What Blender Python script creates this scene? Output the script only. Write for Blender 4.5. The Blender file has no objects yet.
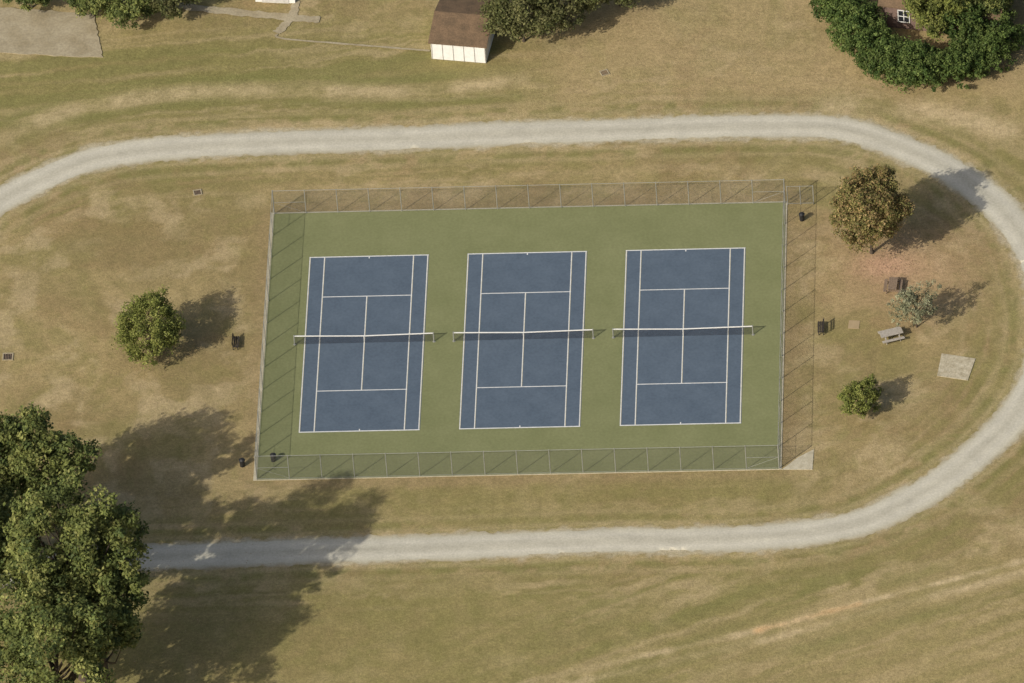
import bpy, math, numpy as np
from mathutils import Matrix, Vector
rng=np.random.default_rng(7)
scene=bpy.context.scene
scene.view_settings.view_transform='Standard'; scene.view_settings.look='None'; scene.view_settings.exposure=0

# ------------------------------------------------------------ colour helper
K=(0.80,0.80,0.84)
def lin(c):
    c=c/255.0
    return c/12.92 if c<=0.04045 else ((c+0.055)/1.055)**2.4
def A(r,g,b):
    return (lin(r)/K[0],lin(g)/K[1],lin(b)/K[2])

# ------------------------------------------------------------ numpy noise
def vnoise(x,y,seed=0):
    xi=np.floor(x).astype(np.int64); yi=np.floor(y).astype(np.int64)
    fx=x-xi; fy=y-yi; fx=fx*fx*(3-2*fx); fy=fy*fy*(3-2*fy)
    def h(a,b):
        n=(a*374761393+b*668265263+seed*1442695041)&0xffffffff
        n=((n^(n>>13))*1274126177)&0xffffffff
        return ((n^(n>>16))&0xffff)/65535.0
    return (h(xi,yi)*(1-fx)+h(xi+1,yi)*fx)*(1-fy)+(h(xi,yi+1)*(1-fx)+h(xi+1,yi+1)*fx)*fy
def fbm(x,y,seed=0,o=4):
    s=0;a=1;t=0
    for i in range(o):
        s=s+a*vnoise(x*2**i,y*2**i,seed+i*17); t+=a; a*=0.55
    return s/t
def sstep(a,b,x):
    t=np.clip((x-a)/(b-a),0,1); return t*t*(3-2*t)
def catmull(P,n=8,closed=False):
    P=np.array(P,float); out=[]
    m=len(P)
    for i in range(m-1):
        p0=P[max(i-1,0)];p1=P[i];p2=P[i+1];p3=P[min(i+2,m-1)]
        for k in range(n):
            t=k/n
            out.append(0.5*((2*p1)+(-p0+p2)*t+(2*p0-5*p1+4*p2-p3)*t*t+(-p0+3*p1-3*p2+p3)*t**3))
    out.append(P[-1]); return np.array(out)
def polydist(X,Y,P):
    best=np.full(X.shape,1e9); sg=np.zeros(X.shape); al=np.zeros(X.shape); acc=0
    for i in range(len(P)-1):
        a=P[i];b=P[i+1];d=b-a;L=math.hypot(*d)
        if L<1e-6: continue
        t=np.clip(((X-a[0])*d[0]+(Y-a[1])*d[1])/(L*L),0,1)
        dx=X-(a[0]+t*d[0]);dy=Y-(a[1]+t*d[1]);D=np.hypot(dx,dy)
        m=D<best
        best=np.where(m,D,best); sg=np.where(m,np.sign(d[0]*dy-d[1]*dx),sg); al=np.where(m,acc+t*L,al)
        acc+=L
    return best,sg,al

# ------------------------------------------------------------ mesh builder
class MB:
    def __init__(s): s.v=[];s.f=[]
    def box(s,c,size,rz=0,rx=0):
        b=len(s.v);hx,hy,hz=[k/2 for k in size]
        R=Matrix.Rotation(rz,3,'Z')@Matrix.Rotation(rx,3,'X')
        for z in(-hz,hz):
            for x,y in((-hx,-hy),(hx,-hy),(hx,hy),(-hx,hy)):
                p=R@Vector((x,y,z)); s.v.append((p.x+c[0],p.y+c[1],p.z+c[2]))
        s.f+=[tuple(b+i for i in q) for q in((3,2,1,0),(4,5,6,7),(0,1,5,4),(1,2,6,5),(2,3,7,6),(3,0,4,7))]
    def cyl(s,p0,p1,r0,r1=None,n=8,cap=True):
        r1=r0 if r1 is None else r1
        p0=Vector(p0);p1=Vector(p1);d=(p1-p0).normalized()
        a=d.cross(Vector((0,0,1)) if abs(d.z)<.9 else Vector((1,0,0))).normalized();c=d.cross(a)
        b=len(s.v)
        for p,r in((p0,r0),(p1,r1)):
            for i in range(n):
                t=2*math.pi*i/n; q=p+a*(r*math.cos(t))+c*(r*math.sin(t)); s.v.append(tuple(q))
        for i in range(n):
            j=(i+1)%n; s.f.append((b+i,b+n+i,b+n+j,b+j))
        if cap: s.f.append(tuple(b+i for i in range(n))); s.f.append(tuple(b+n+i for i in reversed(range(n))))
    def poly(s,pts,z=None):
        b=len(s.v)
        for p in pts: s.v.append((p[0],p[1],p[2] if z is None else z))
        s.f.append(tuple(range(b,b+len(pts))))
    def slab(s,pts,z0,z1):
        b=len(s.v);n=len(pts)
        for p in pts: s.v.append((p[0],p[1],z0))
        for p in pts: s.v.append((p[0],p[1],z1))
        s.f.append(tuple(range(b+n,b+2*n)))
        for i in range(n): j=(i+1)%n; s.f.append((b+i,b+j,b+n+j,b+n+i))
    def obj(s,name,mat,parent=None,smooth=False,loc=None,rz=0):
        me=bpy.data.meshes.new(name); me.from_pydata(s.v,[],s.f); me.update()
        if smooth:
            for p in me.polygons: p.use_smooth=True
        me.materials.append(mat)
        o=bpy.data.objects.new(name,me); scene.collection.objects.link(o)
        if parent: o.parent=parent
        if loc: o.location=loc; o.rotation_euler=(0,0,rz)
        return o
def empty(name,loc=(0,0,0),rz=0):
    o=bpy.data.objects.new(name,None); o.location=loc; o.rotation_euler=(0,0,rz); o.empty_display_size=.3
    scene.collection.objects.link(o); return o

# ------------------------------------------------------------ materials
def newmat(name):
    m=bpy.data.materials.new(name); m.use_nodes=True; nt=m.node_tree
    return m,nt,nt.nodes,nt.links,nt.nodes['Principled BSDF']
def surf(name,col,col2=None,scale=1.0,rough=0.85,detail=6,bump=0.0,bscale=20,lo=.3,hi=.7,metal=0,spec=.3,scale2=None,amt2=.25):
    m,nt,N,L,B=newmat(name)
    B.inputs['Roughness'].default_value=rough; B.inputs['Metallic'].default_value=metal
    B.inputs['Specular IOR Level'].default_value=spec
    tc=N.new('ShaderNodeTexCoord')
    if col2 is None: col2=tuple(c*.75 for c in col)
    n=N.new('ShaderNodeTexNoise'); n.inputs['Scale'].default_value=scale; n.inputs['Detail'].default_value=detail; n.inputs['Roughness'].default_value=.6
    L.new(tc.outputs['Object'],n.inputs['Vector'])
    r=N.new('ShaderNodeMapRange'); r.inputs[1].default_value=lo; r.inputs[2].default_value=hi
    L.new(n.outputs['Fac'],r.inputs[0])
    mx=N.new('ShaderNodeMix'); mx.data_type='RGBA'; mx.inputs[6].default_value=(*col,1); mx.inputs[7].default_value=(*col2,1)
    L.new(r.outputs[0],mx.inputs[0]); out=mx.outputs[2]
    if scale2:
        n2=N.new('ShaderNodeTexNoise'); n2.inputs['Scale'].default_value=scale2; n2.inputs['Detail'].default_value=4
        L.new(tc.outputs['Object'],n2.inputs['Vector'])
        r2=N.new('ShaderNodeMapRange'); r2.inputs[1].default_value=.3; r2.inputs[2].default_value=.7; r2.inputs[3].default_value=1-amt2; r2.inputs[4].default_value=1+amt2
        L.new(n2.outputs['Fac'],r2.inputs[0])
        v=N.new('ShaderNodeVectorMath'); v.operation='SCALE'; L.new(out,v.inputs[0]); L.new(r2.outputs[0],v.inputs['Scale']); out=v.outputs[0]
    L.new(out,B.inputs['Base Color'])
    if bump:
        b=N.new('ShaderNodeBump'); b.inputs['Strength'].default_value=bump; b.inputs['Distance'].default_value=.05
        n3=N.new('ShaderNodeTexNoise'); n3.inputs['Scale'].default_value=bscale; n3.inputs['Detail'].default_value=3
        L.new(tc.outputs['Object'],n3.inputs['Vector']); L.new(n3.outputs['Fac'],b.inputs['Height']); L.new(b.outputs[0],B.inputs['Normal'])
    return m
def meshmat(name,col,cell,cover,metal=0.0):
    m,nt,N,L,B=newmat(name)
    B.inputs['Base Color'].default_value=(*col,1); B.inputs['Roughness'].default_value=.6; B.inputs['Metallic'].default_value=metal
    uv=N.new('ShaderNodeUVMap'); uv.uv_map='UVMap'
    sp=N.new('ShaderNodeSeparateXYZ'); L.new(uv.outputs[0],sp.inputs[0])
    outs=[]
    for op in('ADD','SUBTRACT'):
        a=N.new('ShaderNodeMath'); a.operation=op; L.new(sp.outputs[0],a.inputs[0]); L.new(sp.outputs[1],a.inputs[1])
        d=N.new('ShaderNodeMath'); d.operation='DIVIDE'; L.new(a.outputs[0],d.inputs[0]); d.inputs[1].default_value=cell
        f=N.new('ShaderNodeMath'); f.operation='FRACT'; L.new(d.outputs[0],f.inputs[0])
        l=N.new('ShaderNodeMath'); l.operation='LESS_THAN'; L.new(f.outputs[0],l.inputs[0]); l.inputs[1].default_value=cover
        outs.append(l.outputs[0])
    mx=N.new('ShaderNodeMath'); mx.operation='MAXIMUM'; L.new(outs[0],mx.inputs[0]); L.new(outs[1],mx.inputs[1])
    L.new(mx.outputs[0],B.inputs['Alpha'])
    return m
def leafmat(name):
    m,nt,N,L,B=newmat(name)
    at=N.new('ShaderNodeAttribute'); at.attribute_name='tint'
    B.inputs['Roughness'].default_value=.6; B.inputs['Specular IOR Level'].default_value=.15
    L.new(at.outputs['Color'],B.inputs['Base Color'])
    tr=N.new('ShaderNodeBsdfTranslucent'); L.new(at.outputs['Color'],tr.inputs['Color'])
    ms=N.new('ShaderNodeMixShader'); ms.inputs[0].default_value=.25
    L.new(B.outputs[0],ms.inputs[1]); L.new(tr.outputs[0],ms.inputs[2]); L.new(ms.outputs[0],N['Material Output'].inputs[0])
    return m
M_leaf=leafmat('leaf')
M_bark=surf('bark',(.10,.075,.05),(.05,.04,.03),8,bump=.5)
M_conc=surf('concrete',A(170,163,145),A(148,140,120),1.2,scale2=9,amt2=.12)
M_steel=surf('galvanised_steel',(.36,.36,.32),(.26,.26,.23),3,rough=.5,metal=.2)
M_dark=surf('dark_painted_wood',(.055,.045,.035),(.03,.025,.02),6)
M_wood=surf('weathered_wood',(.26,.19,.13),(.17,.12,.08),5)
M_grey=surf('grey_weathered_wood',(.42,.38,.32),(.30,.27,.22),5)
M_white=surf('white_paint',(.78,.77,.72),(.66,.65,.6),2)
M_black=surf('black_plastic',(.03,.03,.03),(.02,.02,.02),4,rough=.5)

# ------------------------------------------------------------ ground
road=[(-75,-2),(-62,9),(-54.7,16.2),(-49.4,20.9),(-45.8,23.6),(-41.3,26.2),(-35.7,27.5),(-29.2,27.9),(-21.7,28.2),(-12.4,28.2),(-3.1,28.6),(6.3,28.7),(15.6,28.9),(23.1,28.8),(28.7,28.2),(33.3,26.1),(38.0,22.9),(41.7,19.2),(44.5,15.0),(46.8,9.4),(48.0,2.5),(47.7,-3.6),(46.2,-8.9),(43.6,-13.8),(39.1,-19.4),(34.7,-23.2),(30.2,-25.7),(23.9,-26.9),(16.7,-27.2),(7.7,-27.1),(-1.3,-27.4),(-10.3,-27.6),(-19.4,-27.6),(-28.4,-27.9),(-33.4,-28.0),(-41.0,-28.8),(-53.5,-31.7),(-70,-37)]
RC=catmull(road,8)
far=[3000,1500,700,350,180,110,80]
fx=np.arange(-62,62.01,.25); fy=fx
xs=np.concatenate([[-a for a in far],fx,far[::-1]]); ys=xs.copy()
X,Y=np.meshgrid(xs,ys); n=len(xs)
D,S,AL=polydist(X,Y,RC)
sd=D*S
wx=X+2.5*(fbm(X*.12,Y*.12,91)-.5)*2; wy=Y+2.5*(fbm(X*.12,Y*.12,57)-.5)*2
big=fbm(wx*.07,wy*.07,3,4); mid=fbm(wx*.35,wy*.35,11,5); fine=fbm(X*1.4,Y*1.4,23,3)
pat=fbm(wx*.8,wy*.8,133,4)
def C3(*c): return np.array(A(*c))[None,None,:]
def mixc(a,b,t): return a*(1-t[...,None])+b*t[...,None]
tan=C3(140,124,89); tan2=C3(155,138,106); olive=C3(115,108,68); green=C3(104,103,61); red=C3(158,129,104); bare=C3(171,153,122)
tanb=C3(124,110,77)
col=mixc(tan,tanb,sstep(.35,.65,big))
col=mixc(col,tan2,sstep(.5,.72,mid)*.65)
col=mixc(col,olive,sstep(.50,.70,pat)*.45)
col=mixc(col,olive,sstep(.52,.3,fbm(wx*.16,wy*.16,207,4))*.55)
col=mixc(col,C3(122,103,74),sstep(.55,.7,fbm(wx*.22,wy*.22,411,4))*.45)
outside_s=sstep(-28,-34,Y)
col=mixc(col,olive,np.clip(outside_s*.7*(.5+.8*pat),0,1))
upleft=sstep(12,-12,X)*sstep(29,33,Y)*sstep(48,41,Y)
col=mixc(col,olive,np.clip(upleft*.75*(.5+big),0,1))
# mowing passes in the north-west field
u3=Y-.11*X+1.5*(mid-.5); st3=vnoise(u3*1.3,X*.05,61)*.6+vnoise(u3*3.1,X*.08,63)*.4
col=mixc(col,tan2,upleft*sstep(.5,.75,st3)*.5); col=mixc(col,green,upleft*sstep(.5,.28,st3)*.5)
brkn=sstep(.35,.65,fbm(X*.25,Y*.25,301,3))
st=vnoise(sd*1.1+4*(mid-.5),AL*.05,5)*.5+vnoise(sd*2.9+3*(pat-.5),AL*.09,8)*.5
wgt=sstep(11,5,D)
col=mixc(col,olive,wgt*sstep(.45,.75,st)*.75*(.35+.65*brkn))
col=mixc(col,tan2,wgt*sstep(.5,.25,st)*.5*(.35+.65*brkn))
col=mixc(col,green,np.exp(-((D-3.0)/1.1)**2)*.5*sstep(.4,.6,pat))
col=mixc(col,olive,sstep(-18.5,-20,Y)*sstep(-26,-24,Y)*sstep(-25,-20,X)*sstep(30,24,X)*.6*(.3+pat))
u_=(X*.42-Y*.9); st2=vnoise(u_*.6+3*big+2*mid,(X*.9+Y*.42)*.06,31)*.5+vnoise(u_*1.9+2*pat,(X*.9+Y*.42)*.09,33)*.5
w2=sstep(-30,-33,Y)*sstep(-14,18,X)
col=mixc(col,tan2,w2*sstep(.45,.75,st2)*.6); col=mixc(col,green,w2*sstep(.5,.3,st2)*.45)
col=mixc(col,tan,sstep(-36,-41,Y-.35*(X-20))*sstep(8,25,X)*.45)
ne=sstep(-6,6,X)*sstep(31,35,Y)
col=mixc(col,C3(148,130,97),ne*.7*(1-.6*sstep(.4,.65,mid)))
def track(P,w,c,a,sd_=1):
    global col
    d,_,al=polydist(X,Y,catmull(P,6))
    d=d+.5*(pat-.5)
    brk=.35+.65*sstep(.3,.6,vnoise(al*.25+sd_,al*0+sd_,sd_+70))
    col=mixc(col,c,np.clip(np.exp(-(d/w)**2)*a*brk*(.5+.9*fine),0,1))
track([(-62,22),(-49.9,29.3),(-44.5,32.7),(-36.1,35),(-26.8,35.6),(-12.6,34.9),(-1.4,36.2)],1.0,bare,.6,1)
track([(-62,20),(-49.9,27.6),(-44.5,31.2),(-36.1,33.4),(-26.8,33.9),(-12.6,33.2),(-1.4,33.9)],.7,green,.6,12)
track([(-56,28),(-49,32.3),(-43,35.2),(-36,37),(-26,37.4),(-12,36.6),(0,38)],.6,green,.6,2)
track([(-2,-46.4),(12.5,-42.1),(24.1,-38.5),(31.2,-35.9),(39.2,-33.2),(50,-29.3)],.35,bare,.85,3)
track([(5,-48),(15,-45.1),(26,-41.5),(34,-38.7),(42,-36),(55,-31)],.8,green,.5,4)
track([(1,-47),(12.5,-43.6),(24.1,-40),(31.2,-37.4),(39.2,-34.7),(50,-30.9)],.5,bare,.6,5)
track([(22,-39.2),(25,-38.2),(28,-37.1),(31.2,-36.0)],.28,C3(172,140,100),.7,6)
track([(28,31.6),(33,31),(38,30),(44,27.5)],1.5,bare,.6,7)
for off,c,a in((2.35,bare,.35),(3.9,tan2,.4)):
    col=mixc(col,c,np.exp(-((D-off)/.35)**2)*a*(.2+pat))
col=mixc(col,C3(158,148,126),sstep(2.15,1.6,D+.9*(fine-.5)+.8*(pat-.5))*.9)
col=mixc(col,red,np.exp(-(((X-35)/7)**2+((Y-8)/6)**2))*.55)
col=mixc(col,C3(170,135,113),np.exp(-(((X-33.0)/2.8)**2+((Y-9.2)/1.9)**2))*.7)
wl=sstep(-25,-28,X)*sstep(25,20,Y)*sstep(-24,-20,Y)
col=mixc(col,C3(150,134,103),wl*sstep(.45,.65,mid)*.6); col=mixc(col,C3(118,106,73),wl*sstep(.5,.7,fbm(wx*.2,wy*.2,77))*.5)
e=np.maximum(np.abs(X)-23.8,np.abs(Y)-18.2)
col=mixc(col,C3(130,113,84),np.exp(-((e-.6)/.8)**2)*.5)
col=col*(.88+.24*fine[...,None])
Z=np.zeros_like(X)
Z+=.35*(fbm(X*.06,Y*.06,44,2)-.5)*sstep(33,40,np.maximum(np.abs(Y),np.abs(X)*.68))
idx=np.arange(n*n).reshape(n,n)
F=np.stack([idx[:-1,:-1],idx[:-1,1:],idx[1:,1:],idx[1:,:-1]],-1).reshape(-1,4)
def npmesh(name,V,F,mat,colors=None,smooth=False,parent=None,domain='POINT'):
    me=bpy.data.meshes.new(name); k=F.shape[1]
    me.vertices.add(len(V)); me.vertices.foreach_set('co',V.astype(np.float32).ravel())
    me.loops.add(F.size); me.loops.foreach_set('vertex_index',F.astype(np.int32).ravel())
    me.polygons.add(len(F)); me.polygons.foreach_set('loop_start',np.arange(0,F.size,k,dtype=np.int32)); me.polygons.foreach_set('loop_total',np.full(len(F),k,dtype=np.int32))
    if smooth: me.polygons.foreach_set('use_smooth',np.ones(len(F),bool))
    me.update(calc_edges=True)
    if colors is not None:
        ca=me.color_attributes.new(name='tint',type='FLOAT_COLOR',domain=domain)
        c4=np.concatenate([colors,np.ones((len(colors),1))],1).astype(np.float32); ca.data.foreach_set('color',c4.ravel())
    me.materials.append(mat)
    o=bpy.data.objects.new(name,me); scene.collection.objects.link(o)
    if parent: o.parent=parent
    return o
m,nt,N,L,B=newmat('dry_grass')
B.inputs['Roughness'].default_value=.95; B.inputs['Specular IOR Level'].default_value=.1
at=N.new('ShaderNodeAttribute'); at.attribute_name='tint'; tc=N.new('ShaderNodeTexCoord')
cur=at.outputs['Color']
for sc,amt,det in((.9,.08,5),(3.5,.24,6),(11,.18,2)):
    q=N.new('ShaderNodeTexNoise'); q.inputs['Scale'].default_value=sc; q.inputs['Detail'].default_value=det; q.inputs['Roughness'].default_value=.7
    L.new(tc.outputs['Object'],q.inputs['Vector'])
    r_=N.new('ShaderNodeMapRange'); r_.inputs[1].default_value=.3; r_.inputs[2].default_value=.7; r_.inputs[3].default_value=1-amt; r_.inputs[4].default_value=1+amt
    L.new(q.outputs['Fac'],r_.inputs[0])
    v=N.new('ShaderNodeVectorMath'); v.operation='SCALE'; L.new(cur,v.inputs[0]); L.new(r_.outputs[0],v.inputs['Scale']); cur=v.outputs[0]
q=N.new('ShaderNodeTexNoise'); q.inputs['Scale'].default_value=1.5; q.inputs['Detail'].default_value=8; q.inputs['Roughness'].default_value=.78
L.new(tc.outputs['Object'],q.inputs['Vector'])
r_=N.new('ShaderNodeMapRange'); r_.inputs[1].default_value=.5; r_.inputs[2].default_value=.68; r_.inputs[4].default_value=.5
L.new(q.outputs['Fac'],r_.inputs[0])
mx=N.new('ShaderNodeMix'); mx.data_type='RGBA'; L.new(r_.outputs[0],mx.inputs[0]); L.new(cur,mx.inputs[6]); mx.inputs[7].default_value=(*A(101,95,60),1)
L.new(mx.outputs[2],B.inputs['Base Color'])
b=N.new('ShaderNodeBump'); b.inputs['Strength'].default_value=.6; b.inputs['Distance'].default_value=.06
q=N.new('ShaderNodeTexNoise'); q.inputs['Scale'].default_value=7; q.inputs['Detail'].default_value=3; L.new(tc.outputs['Object'],q.inputs['Vector'])
L.new(q.outputs['Fac'],b.inputs['Height']); L.new(b.outputs[0],B.inputs['Normal'])
npmesh('ground',np.stack([X,Y,Z],-1).reshape(-1,3),F,m,col.reshape(-1,3),smooth=True)

# ------------------------------------------------------------ gravel path
P=catmull(road,40); T=np.gradient(P,axis=0); T/=np.linalg.norm(T,axis=1)[:,None]; Nn=np.stack([-T[:,1],T[:,0]],1)
s_=np.concatenate([[0],np.cumsum(np.linalg.norm(np.diff(P,axis=0),axis=1))])
V=[];cs=[]
offs=np.array([-1,-.8,-.5,-.25,0,.25,.5,.8,1.]);no=len(offs)
for j,o_ in enumerate(offs):
    w=1.66; edge=j in(0,no-1)
    jit=((fbm(s_*1.6,s_*0+j,100+(j>3),4)-.5)*.7+(fbm(s_*.2,s_*0,200+(j>3),2)-.5)*.5) if edge else 0
    q=P+Nn*(o_*w+np.sign(o_)*jit)[:,None] if edge else P+Nn*(o_*w)
    V.append(np.concatenate([q,np.full((len(q),1),.012+.03*(1-abs(o_)))],1))
    a_=abs(o_)
    base={0:A(157,152,138),.25:A(163,158,144),.5:A(169,164,151),.8:A(163,158,143),1:A(146,137,115)}[round(a_,2)]
    cs.append(np.array(base)[None]*(.88+.24*fbm(s_*.25,s_*0+j*1.3,300,4))[:,None])
V=np.stack(V,1);cs=np.stack(cs,1);nn=len(P);ix=np.arange(nn*no).reshape(nn,no)
Fr=np.stack([ix[:-1,:-1],ix[1:,:-1],ix[1:,1:],ix[:-1,1:]],-1).reshape(-1,4)[:,::-1]
m,nt,N,L,B=newmat('gravel'); B.inputs['Roughness'].default_value=.95
at=N.new('ShaderNodeAttribute'); at.attribute_name='tint'; tc=N.new('ShaderNodeTexCoord'); cur=at.outputs['Color']
for sc,amt in((.6,.09),(5,.15)):
    q=N.new('ShaderNodeTexNoise'); q.inputs['Scale'].default_value=sc; q.inputs['Detail'].default_value=6; q.inputs['Roughness'].default_value=.7; L.new(tc.outputs['Object'],q.inputs['Vector'])
    r_=N.new('ShaderNodeMapRange'); r_.inputs[1].default_value=.3; r_.inputs[2].default_value=.7; r_.inputs[3].default_value=1-amt; r_.inputs[4].default_value=1+amt; L.new(q.outputs['Fac'],r_.inputs[0])
    v=N.new('ShaderNodeVectorMath'); v.operation='SCALE'; L.new(cur,v.inputs[0]); L.new(r_.outputs[0],v.inputs['Scale']); cur=v.outputs[0]
L.new(cur,B.inputs['Base Color'])
npmesh('gravel_path',V.reshape(-1,3),Fr,m,cs.reshape(-1,3))

# ------------------------------------------------------------ tennis courts
FX,FY=23.75,18.1
M_green=surf('green_acrylic',A(113,115,82),A(104,107,74),.3,rough=.9,scale2=4,amt2=.08,spec=.15)
M_blue=surf('blue_acrylic',A(81,92,105),A(72,83,96),.4,rough=.9,scale2=4,amt2=.09,spec=.15)
M_line=surf('line_white',(.70,.70,.67),(.55,.55,.51),3)
M_yel=surf('line_cream',(.62,.55,.36),(.5,.45,.3),3)
mb=MB(); mb.slab([(-FX,-FY),(FX,-FY),(FX,FY),(-FX,FY)],0,.04); mb.obj('court_apron_surface',M_green)
mb=MB()
for a in((-FX-.28,-FY-.08,-FX-.003,FY+.14),(FX+.003,-FY-.08,FX+.16,FY+.14),(-FX,FY+.003,FX,FY+.14),(-FX,-FY-.08,FX,-FY-.003)):
    mb.slab([(a[0],a[1]),(a[2],a[1]),(a[2],a[3]),(a[0],a[3])],0,.05)
mb.obj('concrete_edging',M_conc)
m_net=meshmat('net_mesh',(.03,.03,.035),.05,.17)
for cx in(-14.63,0,14.63):
    tcn=empty('tennis_court',(cx,0,0))
    mb=MB(); mb.poly([(-5.485-.05,-11.885-.05),(5.535,-11.935),(5.535,11.935),(-5.535,11.935)],.046); mb.obj('playing_surface',M_blue,tcn)
    w=MB(); y_=MB()
    def vl(x,y0,y1,wd=.065,yw=.04):
        w.poly([(x-wd,y0),(x,y0),(x,y1),(x-wd,y1)],.051); y_.poly([(x+.001,y0),(x+yw,y0),(x+yw,y1),(x+.001,y1)],.051)
    def hl(x0,x1,y,wd=.10):
        w.poly([(x0,y-wd/2),(x1,y-wd/2),(x1,y+wd/2),(x0,y+wd/2)],.0555)
    for x in(-5.46,5.44,-4.115,4.115): vl(x,-11.885,11.885)
    vl(0,-6.4,6.4)
    hl(-5.53,5.5,11.885,.12); hl(-5.53,5.5,-11.885,.12); hl(-4.18,4.165,6.4); hl(-4.18,4.165,-6.4)
    w.poly([(-.05,11.6),(.05,11.6),(.05,11.82),(-.05,11.82)],.051); w.poly([(-.05,-11.82),(.05,-11.82),(.05,-11.6),(-.05,-11.6)],.051)
    w.obj('white_lines',M_line,tcn); y_.obj('cream_lines',M_yel,tcn)
    ne_=empty('tennis_net',(cx,0,.046))
    p=MB()
    for x in(-6.4,6.4):
        p.cyl((x,0,0),(x,0,1.12),.055,n=10); p.cyl((x,0,0),(x,0,.02),.14,n=10)
    p.obj('net_posts',M_steel,ne_)
    xs_=np.linspace(-6.36,6.36,33); top=1.07-.155*(1-(np.abs(xs_)/6.4))
    me=MB(); me_uv=[]
    for i in range(32):
        a,b_=xs_[i],xs_[i+1]
        me.poly([(a,0,.03),(b_,0,.03),(b_,0,top[i+1]-.05),(a,0,top[i]-.05)]); me_uv+=[(a,0),(b_,0),(b_,1),(a,1)]
    o=me.obj('mesh',m_net,ne_); uvl=o.data.uv_layers.new(name='UVMap')
    for i,u in enumerate(me_uv): uvl.data[i].uv=u
    t=MB()
    for i in range(32):
        a,b_=xs_[i],xs_[i+1]
        t.v+=[(a,-.035,top[i]-.07),(b_,-.035,top[i+1]-.07),(b_,-.035,top[i+1]+.01),(a,-.035,top[i]+.01),(a,.035,top[i]-.07),(b_,.035,top[i+1]-.07),(b_,.035,top[i+1]+.01),(a,.035,top[i]+.01)]
        k=len(t.v)-8; t.f+=[(k,k+1,k+2,k+3),(k+4,k+7,k+6,k+5),(k+3,k+2,k+6,k+7),(k,k+4,k+5,k+1)]
    t.box((0,0,.45),(.05,.02,.86))
    t.obj('white_headband',M_white,ne_)

# ------------------------------------------------------------ fence
fe=empty('chain_link_fence'); H=2.9
m_ch=meshmat('chain_link',(.15,.145,.12),.13,.085)
posts=MB(); rails=MB(); fab=MB(); uvs=[]
corners=[(-FX+.05,-FY+.05),(FX-.05,-FY+.05),(FX-.05,FY-.05),(-FX+.05,FY-.05)]
for i in range(4):
    a=np.array(corners[i]);b_=np.array(corners[(i+1)%4]);Ln=np.linalg.norm(b_-a);k=int(round(Ln/2.97))
    for j in range(k):
        q=a+(b_-a)*j/k; r_=.055 if j==0 else .036
        posts.cyl((q[0],q[1],.02),(q[0],q[1],H+.06),r_,n=8)
    rails.cyl((a[0],a[1],H),(b_[0],b_[1],H),.02,n=6)
    rails.cyl((a[0],a[1],.12),(b_[0],b_[1],.12),.012,n=6)
    fab.poly([(a[0],a[1],.06),(b_[0],b_[1],.06),(b_[0],b_[1],H-.03),(a[0],a[1],H-.03)]); uvs+=[(0,0),(Ln,0),(Ln,H),(0,H)]
    for q,dr in((a,(b_-a)/Ln),(b_,(a-b_)/Ln)):
        e2=q+dr*2.95; rails.cyl((q[0],q[1],H*.5),(e2[0],e2[1],H*.5),.016,n=6); rails.cyl((e2[0],e2[1],.15),(q[0],q[1],H*.5),.01,n=5)
posts.obj('posts',M_steel,fe); rails.obj('rails',M_steel,fe); o=fab.obj('mesh_fabric',m_ch,fe)
uvl=o.data.uv_layers.new(name='UVMap')
for i,u in enumerate(uvs): uvl.data[i].uv=u

# ------------------------------------------------------------ trees
def tubes(mb,pts,r0,r1,n=7):
    for i in range(len(pts)-1):
        a=r0+(r1-r0)*i/(len(pts)-1); b_=r0+(r1-r0)*(i+1)/(len(pts)-1)
        mb.cyl(pts[i],pts[i+1],a,b_,n,cap=False)
def leaves(centers,crad,nl,size,cols,rg,flat=.75):
    nc=len(centers); tot=nc*nl
    cr=np.repeat(crad,nl)[:,None]
    d=rg.normal(size=(tot,3)); d/=np.linalg.norm(d,axis=1)[:,None]
    rad=rg.random((tot,1))**.45*(1+.4*(rg.random((tot,1))<.15))
    off=d*rad*cr; off[:,2]*=flat
    P_=np.repeat(centers,nl,axis=0)+off
    nrm=d*.7+rg.normal(size=(tot,3))*.6+np.array([-.2,-.2,.6]); nrm/=np.linalg.norm(nrm,axis=1)[:,None]
    a=np.cross(nrm,rg.normal(size=(tot,3))); a/=np.linalg.norm(a,axis=1)[:,None]; b_=np.cross(nrm,a)
    sz=size*(.55+.9*rg.random((tot,1)))
    Vv=np.stack([P_-a*sz,P_-b_*sz*.55+a*sz*.1,P_+a*sz,P_+b_*sz*.55+a*sz*.1],1).reshape(-1,3)
    Ff=np.arange(tot*4).reshape(-1,4)
    cols=np.array(cols); pick=rg.random(tot); ci=np.minimum((np.repeat(rg.random(nc)*.7,nl)+pick*.3)*len(cols),len(cols)-.01).astype(int)
    cc=cols[ci]*(.7+.6*rg.random((tot,1)))*np.repeat(.75+.5*rg.random(nc),nl)[:,None]
    return Vv,Ff,np.repeat(cc,4,axis=0)
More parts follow.
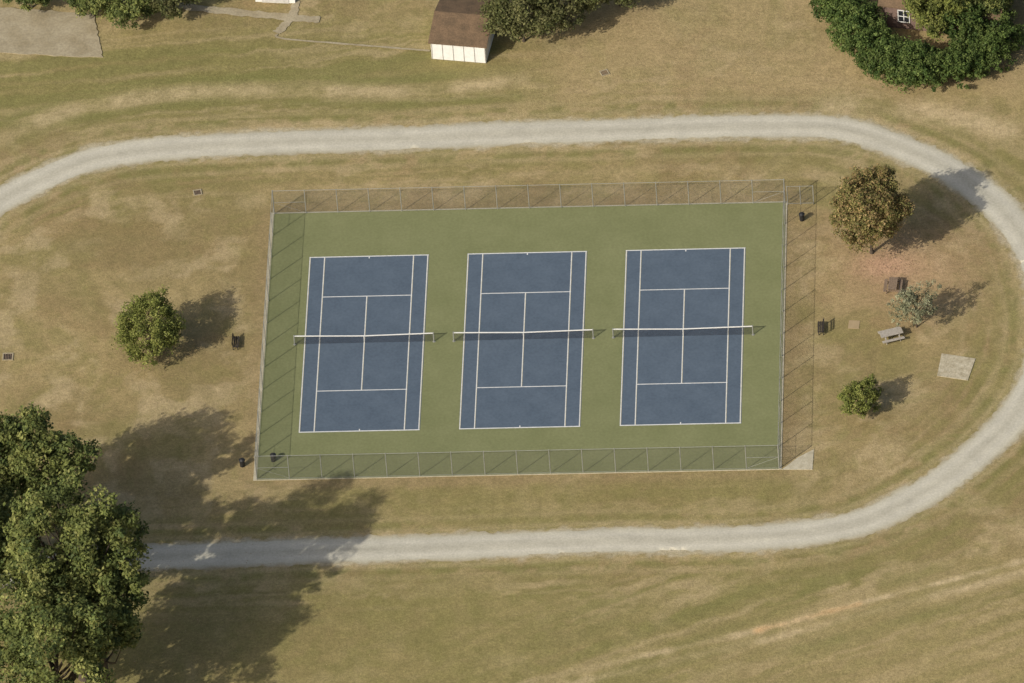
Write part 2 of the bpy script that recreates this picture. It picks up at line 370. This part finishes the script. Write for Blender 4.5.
def tree(name,x,y,h,R,zc,rz,nc,nl,size,cols,seed,crf=.17,trunk=.3,low=-.8,dens=.5,lob=.22,limbs=14):
    rg=np.random.default_rng(seed); root=empty(name,(x,y,0))
    d=rg.normal(size=(nc*3,3)); d/=np.linalg.norm(d,axis=1)[:,None]; d=d[d[:,2]>low][:nc]; k=len(d)
    ph=rg.random(6)*6.28; az=np.arctan2(d[:,1],d[:,0])
    lf=1+lob*np.sin(2*az+ph[0])*.5+lob*np.sin(3*az+ph[1]+3*d[:,2])*.6+lob*.6*np.sin(5*az+ph[2]+4*d[:,2])
    rr=(dens+(1-dens)*rg.random(k)**.6)*lf*(1-.13)
    c=np.stack([d[:,0]*rr*R,d[:,1]*rr*R,zc+d[:,2]*rr*rz],1)
    c[:,2]=np.maximum(c[:,2],.25+R*crf*.5)
    cr=R*crf*(.5+1.0*rg.random(k))
    V_,F_,C_=leaves(c,cr,nl,size,cols,rg)
    V_[:,2]=np.maximum(V_[:,2],.03)
    npmesh('foliage',V_,F_,M_leaf,C_,parent=root)
    mb=MB(); bend=rg.normal(size=2)*.03*h; top=Vector((bend[0],bend[1],zc+rz*.45)); 
    tp=[Vector((bend[0]*t*t,bend[1]*t*t,-.1+(top.z+.1)*t)) for t in np.linspace(0,1,8)]
    tubes(mb,tp,trunk,trunk*.25,9)
    mb.cyl((0,0,-.1),(0,0,.35),trunk*1.5,trunk*.95,9,cap=False)
    order=rg.permutation(k)[:limbs]
    for i in order:
        e=Vector(c[i]); t=min(max((e.z*.55)/top.z,.2),.9); s0=Vector((bend[0]*t*t,bend[1]*t*t,top.z*t)); md=(s0+e)/2+Vector((0,0,-.06*h*rg.random()))+Vector(rg.normal(size=3)*.04*R)
        tubes(mb,[s0,(s0+md)/2+Vector((0,0,-.01*h)),md,(md+e)/2,e],trunk*.38,trunk*.06,6)
    mb.obj('trunk_and_limbs',M_bark,root,smooth=True)
    return root
G1=[(.07,.095,.03),(.115,.14,.04),(.165,.185,.052),(.235,.24,.075)]
G2=[(.12,.14,.035),(.17,.19,.045),(.23,.24,.065)]
AU=[(.17,.165,.055),(.22,.19,.065),(.28,.20,.085),(.19,.18,.06),(.31,.22,.10)]
HG=[(.055,.09,.022),(.09,.13,.032),(.13,.17,.045)]
OL=[(.08,.09,.03),(.12,.125,.045),(.165,.16,.065)]
tree('oak_tree',-38.0,-43.5,22,6.4,15,7.5,400,100,.17,G1,1,crf=.13,trunk=.45,limbs=30,lob=.34,dens=.55)
tree('oak_tree',-43.6,-26.6,16,5.5,10.4,5.7,330,90,.17,G1,2,crf=.13,trunk=.4,limbs=26,lob=.34,dens=.55)
tree('oak_tree',-39.5,-52.5,18,6.8,12,6.3,330,90,.17,G1,3,crf=.13,trunk=.4,limbs=24,lob=.34,dens=.55)
tree('oak_tree',-48.5,-40,20,5.5,13,7,250,90,.18,G1,4,crf=.15,trunk=.4,limbs=20)
tree('oak_tree',-47.5,-33.5,14,5.2,8.5,5.2,230,90,.18,G1,27,crf=.15,trunk=.35,limbs=18)
tree('oak_tree',-35.6,-47.0,17,4.8,12.0,5,220,90,.17,G1,24,crf=.14,trunk=.3,limbs=18)
tree('autumn_maple_tree',31.8,10.9,9.5,4.1,5.7,3.9,380,80,.11,AU,5,crf=.13,trunk=.17,limbs=22,lob=.14)
tree('small_broadleaf_tree',-34.1,-1.1,6.3,3.6,3.7,3.2,300,60,.10,G2,16,crf=.14,trunk=.12,limbs=14,lob=.15)
tree('sparse_sapling',36.0,.6,5.4,2.4,3.0,2.4,150,40,.08,[(.22,.225,.13),(.28,.28,.17)],7,crf=.13,trunk=.08,limbs=40,dens=.3)
tree('small_round_tree',31.1,-10.9,3.8,2.15,2.0,1.7,150,60,.09,G2,8,crf=.15,trunk=.08,limbs=8)
tree('olive_shrub_tree',-1.2,41.8,7,4.0,4.2,3.4,240,70,.12,OL,9,crf=.16,trunk=.12,limbs=18)
tree('olive_shrub_tree',3.2,43.9,7.5,4.1,4.4,3.5,240,70,.12,OL,10,crf=.16,trunk=.12,limbs=14)
tree('olive_shrub_tree',7.8,46.6,7.5,3.8,4.2,3.4,200,70,.12,OL,25,crf=.16,trunk=.12,limbs=14)
tree('yard_tree',-42.0,46.8,5,2.8,2.8,2.4,160,70,.12,G1,11,crf=.17,trunk=.12)
tree('yard_tree',-38.6,46.0,5.2,3.2,3,2.5,180,70,.12,G1,12,crf=.17,trunk=.12)
tree('yard_tree',-34.6,46.9,5.2,3.0,3,2.4,160,70,.12,OL,26,crf=.17,trunk=.12)
tree('yard_tree',-48.0,48.2,5,2.4,2.4,2.0,120,70,.12,G1,13,crf=.17,trunk=.12)
tree('garden_tree',37.6,41.0,8,3.4,4.6,3.0,250,80,.12,G2,14,crf=.15,trunk=.15)
tree('garden_tree',40.2,40.0,6,2.6,3.2,2.4,160,70,.12,HG,18,crf=.16,trunk=.12)
tree('garden_tree',42.6,42.5,7,3.0,4.0,2.8,200,80,.13,G1,15,crf=.16,trunk=.15)
tree('garden_tree',46.8,43.5,9,2.6,5.0,2.8,160,80,.13,G1,16,crf=.16,trunk=.15)
def hedge(name,P,w,h,nc,nl,size,cols,seed):
    rg=np.random.default_rng(seed); root=empty(name,(0,0,0)); C=catmull(P,10)
    i=rg.integers(0,len(C),nc); c=np.zeros((nc,3)); a=rg.random(nc)*6.28; q=rg.random(nc)**.5
    c[:,0]=C[i,0]+np.cos(a)*q*w+rg.normal(size=nc)*.25; c[:,1]=C[i,1]+np.sin(a)*q*w+rg.normal(size=nc)*.25
    hh=h*(.65+.6*vnoise(c[:,0]*.5,c[:,1]*.5,seed)); c[:,2]=.3+(hh-.3)*rg.random(nc)**.5*(1-.4*q**3)
    V_,F_,C_=leaves(c,np.full(nc,.45)*(.5+1.0*rg.random(nc)),nl,size,cols,rg); V_[:,2]=np.maximum(V_[:,2],.03)
    npmesh('foliage',V_,F_,M_leaf,C_,parent=root)
    mb=MB()
    for j in range(0,len(C),5):
        for s in range(3):
            o_=rg.normal(size=2)*w*.35; mb.cyl((C[j,0]+o_[0]*.4,C[j,1]+o_[1]*.4,-.05),(C[j,0]+o_[0],C[j,1]+o_[1],h*.75),.05,.015,5,cap=False)
    mb.obj('stems',M_bark,root)
hedge('evergreen_hedge',[(27.8,46.5),(29.3,42.6),(30.8,39.4)],2.3,3.6,480,55,.115,HG,21)
hedge('evergreen_hedge',[(31.8,37.8),(33.6,35.8),(36.2,35.0),(39.5,35.4),(41.8,36.8),(43.4,39.4)],2.5,3.6,1000,55,.115,HG,22)

# ------------------------------------------------------------ buildings
M_roof=surf('brown_shingle',A(108,88,68),A(84,70,54),1.2,scale2=8,amt2=.2)
sh=empty('garden_shed',(-9.8,39.5,0),math.radians(-9))
w_,dp,hw,hr=5.2,6.5,2.1,3.0
mb=MB(); mb.v=[(0,0,0),(w_,0,0),(w_,dp,0),(0,dp,0),(0,0,hw),(w_,0,hw),(w_,dp,hw),(0,dp,hw),(0,dp/2,hr-.08),(w_,dp/2,hr-.08)]
mb.f=[(0,1,5,4),(1,2,6,9,5),(2,3,7,6),(3,0,4,8,7)]; mb.obj('walls',M_white,sh)
mb=MB()
for s in(0,1):
    y0,z0=(-.25,hw-.03) if s==0 else (dp+.25,hw-.03); y1,z1=dp/2,hr
    a=[(-.2,y0,z0),(w_+.2,y0,z0),(w_+.2,y1,z1),(-.2,y1,z1)]
    mb.v+=[*a,*[(p[0],p[1],p[2]+.1) for p in a]]; k=8*s
    mb.f+=[tuple(k+i for i in q) for q in((3,2,1,0),(4,5,6,7),(0,1,5,4),(1,2,6,5),(3,0,4,7))]
mb.obj('roof',M_roof,sh)
mb=MB()
for i in range(6): mb.box((.06+i*(w_-.12)/5,-.02,1.0),(.05,.04,1.95))
mb.obj('door_battens',surf('batten',(.5,.48,.43),scale=2),sh)
M_brick,nt,N,L,B=newmat('brick'); B.inputs['Roughness'].default_value=.9
tc=N.new('ShaderNodeTexCoord'); mp=N.new('ShaderNodeMapping'); mp.inputs['Rotation'].default_value=(math.radians(90),0,0); L.new(tc.outputs['Object'],mp.inputs[0])
br=N.new('ShaderNodeTexBrick'); br.inputs['Color1'].default_value=(.15,.085,.065,1); br.inputs['Color2'].default_value=(.20,.12,.09,1); br.inputs['Mortar'].default_value=(.28,.25,.21,1); br.inputs['Scale'].default_value=3; br.inputs['Mortar Size'].default_value=.015
L.new(mp.outputs[0],br.inputs['Vector']); L.new(br.outputs['Color'],B.inputs['Base Color'])
bh=empty('brick_house',(32.6,42.6,0),math.radians(-12))
M_glass=surf('window_glass',(.03,.035,.04),(.02,.02,.025),2,rough=.1,spec=.5)
mb=MB(); W_,Dp,Hh=11,9,3.0
mb.v=[(0,0,0),(W_,0,0),(W_,Dp,0),(0,Dp,0),(0,0,Hh),(W_,0,Hh),(W_,Dp,Hh),(0,Dp,Hh),(0,Dp/2,Hh+2.6),(W_,Dp/2,Hh+2.6)]
mb.f=[(0,1,5,4),(1,2,6,9,5),(2,3,7,6),(3,0,4,8,7)]; mb.obj('walls',M_brick,bh)
mb=MB()
for s in(0,1):
    y0=-.4 if s==0 else Dp+.4; z0=Hh-.2; a=[(-.4,y0,z0),(W_+.4,y0,z0),(W_+.4,Dp/2,Hh+2.68),(-.4,Dp/2,Hh+2.68)]
    mb.v+=[*a,*[(p[0],p[1],p[2]+.12) for p in a]]; k=8*s
    mb.f+=[tuple(k+i for i in q) for q in((3,2,1,0),(4,5,6,7),(0,1,5,4),(1,2,6,5),(3,0,4,7))]
mb.obj('roof',M_roof,bh)
fr=MB(); gl=MB()
for cxw in(2.0,5.4,8.8):
    cz=1.6
    gl.box((cxw,-.015,cz),(1.0,.03,1.3))
    for dx in(-.54,0,.54): fr.box((cxw+dx,-.04,cz),(.08,.08,1.5))
    for dz in(-.7,0,.7): fr.box((cxw,-.035,cz+dz),(1.16,.06,.08))
fr.obj('window_frames',M_white,bh); gl.obj('window_glass',M_glass,bh)
gg=empty('white_garage',(-26.8,48.2,0),math.radians(-6))
mb=MB(); mb.box((1.9,2.5,1.3),(3.8,5,2.6)); mb.obj('walls',M_white,gg)
mb=MB(); mb.v=[(-.2,-.2,2.6),(4,-.2,2.6),(4,5.2,2.6),(-.2,5.2,2.6),(-.2,2.5,3.6),(4,2.5,3.6)]; mb.f=[(0,1,5,4),(2,3,4,5),(1,2,5),(3,0,4),(3,2,1,0)]; mb.obj('roof',M_roof,gg)
mb=MB(); mb.box((1.9,-.03,1.05),(2.6,.05,2.1)); 
mb.obj('garage_door',surf('door_grey',(.6,.58,.53),scale=3),gg)

# ------------------------------------------------------------ pads & paths
M_drive=surf('driveway_surface',A(150,140,119),A(130,119,96),.5,scale2=5,amt2=.16)
rg=np.random.default_rng(5)
dv=np.array([(-60,43),(-50.6,41.7),(-40.9,40.6),(-42,46.9),(-51,48.2),(-60,49.5)]); dp_=[]
for i in range(len(dv)-1):
    for t in np.linspace(0,1,16)[:-1]:
        dp_.append(tuple(dv[i]*(1-t)+dv[i+1]*t+rg.normal(size=2)*.07))
dp_.append(tuple(dv[-1]))
mb=MB(); mb.slab(dp_,-.1,.13); mb.obj('driveway',M_drive)
def strip(name,P,w,mat,z=.02,sd_=1):
    C=catmull(P,14);T_=np.gradient(C,axis=0);T_/=np.linalg.norm(T_,axis=1)[:,None];Q=np.stack([-T_[:,1],T_[:,0]],1)
    rg=np.random.default_rng(sd_); wa=w/2*(.75+.5*rg.random(len(C))); wb=w/2*(.75+.5*rg.random(len(C)))
    mb=MB()
    for i in range(len(C)-1):
        a=C[i]+Q[i]*wa[i];b_=C[i]-Q[i]*wb[i];c=C[i+1]-Q[i+1]*wb[i+1];d_=C[i+1]+Q[i+1]*wa[i+1]
        mb.poly([tuple(a),tuple(b_),tuple(c),tuple(d_)],z)
    mb.obj(name,mat)
strip('garden_walkway',[(-35,48.4),(-33.0,47.6),(-27,46.4),(-20.6,45.3)],.9,M_drive,.13)
strip('garden_walkway',[(-23,49),(-23.2,46),(-24.6,43.6)],.8,M_drive,.125)
strip('garden_edging',[(-24.6,43.4),(-23.8,42.7),(-17,41.6),(-10.0,40.5)],.22,M_drive,.135)
pd=MB(); pd.slab([(38.3,-3.1),(37.9,-6.1),(40.7,-6.8),(41.4,-3.9)],0,.06); pd.obj('concrete_pad',surf('pad_concrete',A(170,162,143),A(138,128,106),1.8,scale2=8,amt2=.2))
mb=MB(); mb.slab([(23.93,-18.2),(26.7,-18.3),(26.8,-15.6),(25.4,-16.6)],0,.05); mb.obj('concrete_pad',M_conc)
def drain(x,y,s,rz=0):
    r0=empty('storm_drain',(x,y,0),rz); mb=MB(); t=.10
    for c,sz in(((0,s/2),(s+t,t,.08)),((0,-s/2),(s+t,t,.08)),((s/2,0),(t,s-t,.08)),((-s/2,0),(t,s-t,.08))): mb.box((c[0],c[1],.03),sz)
    mb.obj('concrete_frame',M_drive,r0); mb=MB()
    for i in range(6): mb.box((-s/2+s*(i+.5)/6,0,.035),(.05,s-t,.03))
    mb.obj('grate',M_wood,r0); mb=MB(); mb.poly([(-s/2,-s/2),(s/2,-s/2),(s/2,s/2),(-s/2,s/2)],.012); mb.obj('pit_shade',M_dark,r0)  # flat dark sheet under the grate, shade of the opening put into its colour
drain(-47.4,-.8,.9); drain(6.5,36.9,.7,.4); drain(-31,21.3,.7,.2)
mb=MB(); mb.slab([(29.7,.6),(30.7,.5),(30.8,1.6),(29.8,1.7)],0,.03); mb.obj('utility_cover',surf('cover_conc',A(150,132,104),A(139,121,93),2))

# ------------------------------------------------------------ furniture
def bench(x,y,rz):
    r0=empty('park_bench',(x,y,0),rz); mb=MB()
    for i in range(3): mb.box((0,-.18+i*.17,.45),(1.5,.14,.04))
    mb.obj('seat',M_dark,r0); mb=MB()
    for i in range(2): mb.box((0,.30+.04*i,.68+i*.18),(1.5,.04,.14))
    mb.obj('backrest',M_dark,r0); mb=MB()
    for s in(-.6,.6): mb.box((s,-.15,.215),(.07,.07,.43)); mb.box((s,.27,.45),(.07,.07,.9)); mb.box((s,.04,.40),(.06,.38,.06))
    mb.obj('legs',M_black,r0)
bench(-26.4,0.1,math.radians(90)); bench(27.2,.4,math.radians(-90))
def picnic(x,y,rz,mat,L_=1.9):
    r0=empty('picnic_table',(x,y,0),rz); mb=MB()
    for i in range(5): mb.box((0,-.32+i*.16,.75),(L_,.145,.045))
    mb.obj('table_top',mat,r0); mb=MB()
    for s in(-1,1):
        for k in(0,1): mb.box((0,s*(.62+.15*k),.45),(L_,.14,.045))
    mb.obj('seats',mat,r0); mb=MB()
    for s in(-.65,.65):
        mb.box((s,0,.40),(.06,1.55,.09)); mb.box((s,0,.68),(.06,.72,.08))
        for t in(-1,1): mb.cyl((s+.04,t*.25,.72),(s+.04,t*.62,0),.045,n=6)
    mb.obj('legs',mat,r0)
picnic(33.7,-.9,math.radians(18),M_grey,2.1); picnic(33.8,5.8,math.radians(85),M_wood,1.7)
def bin_(x,y):
    r0=empty('trash_can',(x,y,0)); mb=MB(); mb.cyl((0,0,.03),(0,0,.75),.22,.26,14); mb.cyl((0,0,.73),(0,0,.78),.285,.285,14)
    mb.obj('barrel',M_black,r0); mb=MB(); mb.cyl((0,0,.78),(0,0,.90),.28,.14,14); mb.cyl((0,0,.90),(0,0,.93),.15,.08,14); mb.obj('lid',M_black,r0)
bin_(25.3,15.6); bin_(-25.1,-16.2); bin_(-22.3,-15.6)
gt=empty('chain_link_gate',(FX+.1,FY-.3,0)); mb=MB()
for x in(.1,1.3,2.5): mb.cyl((x,0,0),(x,0,2.3),.04,n=8)
for z in(.15,2.25): mb.cyl((.1,0,z),(2.5,0,z),.02,n=6)
mb.obj('frame',M_steel,gt); mb=MB(); mb.poly([(.1,0,.1),(2.5,0,.1),(2.5,0,2.2),(.1,0,2.2)]); o=mb.obj('gate_mesh',m_ch,gt)
uvl=o.data.uv_layers.new(name='UVMap')
for i,u in enumerate([(0,0),(2.4,0),(2.4,2.1),(0,2.1)]): uvl.data[i].uv=u

# fallen leaves
rg=np.random.default_rng(99); cc=[]
for x,y,s,nl in((32.6,9.7,2.0,500),(-33.5,-1.5,2.2,250),(-36,-36,7,1500),(0,42,3.5,300)):
    cc.append(np.stack([x+rg.normal(size=nl)*s,y+rg.normal(size=nl)*s,np.full(nl,.05)],1))
cc=np.concatenate(cc); a=rg.random(len(cc))*6.28; d1=np.stack([np.cos(a),np.sin(a),rg.normal(size=len(a))*.3],1)*.045; d2=np.stack([-np.sin(a),np.cos(a),rg.normal(size=len(a))*.3],1)*.035
V_=np.stack([cc-d1,cc-d2,cc+d1,cc+d2],1).reshape(-1,3); cl=np.array([(.30,.20,.12),(.24,.16,.10),(.38,.27,.17)])[rg.integers(0,3,len(cc))]
npmesh('fallen_leaves',V_,np.arange(len(V_)).reshape(-1,4),M_leaf,np.repeat(cl,4,axis=0))

# ------------------------------------------------------------ light, sky, camera
sv=Vector((-1.0,-1.03,1.0)).normalized(); el=math.asin(sv.z); az=math.atan2(sv.x,sv.y)
sun=bpy.data.lights.new('sun','SUN'); sun.energy=3.7; sun.angle=math.radians(.6); sun.color=(1,.95,.87)
so=bpy.data.objects.new('sun',sun); so.rotation_euler=sv.to_track_quat('Z','Y').to_euler(); scene.collection.objects.link(so)
wd=bpy.data.worlds.new('World'); scene.world=wd; wd.use_nodes=True; nt=wd.node_tree; bg=nt.nodes['Background']
sk=nt.nodes.new('ShaderNodeTexSky'); sk.sky_type='NISHITA'; sk.sun_disc=False; sk.sun_elevation=el; sk.sun_rotation=az%(2*math.pi); sk.air_density=1.0; sk.dust_density=4
nt.links.new(sk.outputs[0],bg.inputs[0]); bg.inputs[1].default_value=.11
cam=bpy.data.cameras.new('camera'); cam.sensor_fit='HORIZONTAL'; cam.sensor_width=36; cam.lens=12971.71/1024*36; cam.clip_start=10; cam.clip_end=8000
co=bpy.data.objects.new('camera',cam); scene.collection.objects.link(co)
r=(0.997943189886132,0.030122001600701602,-0.056586701436458366);u=(0.021543969514279858,0.6737884340022741,0.7386101837791914);d=(0.060375882084316816,-0.7383101050536491,0.6717536316524163)
co.matrix_world=Matrix(((r[0],u[0],d[0],70.65716),(r[1],u[1],d[1],-877.25142),(r[2],u[2],d[2],798.00785),(0,0,0,1)))
scene.camera=co
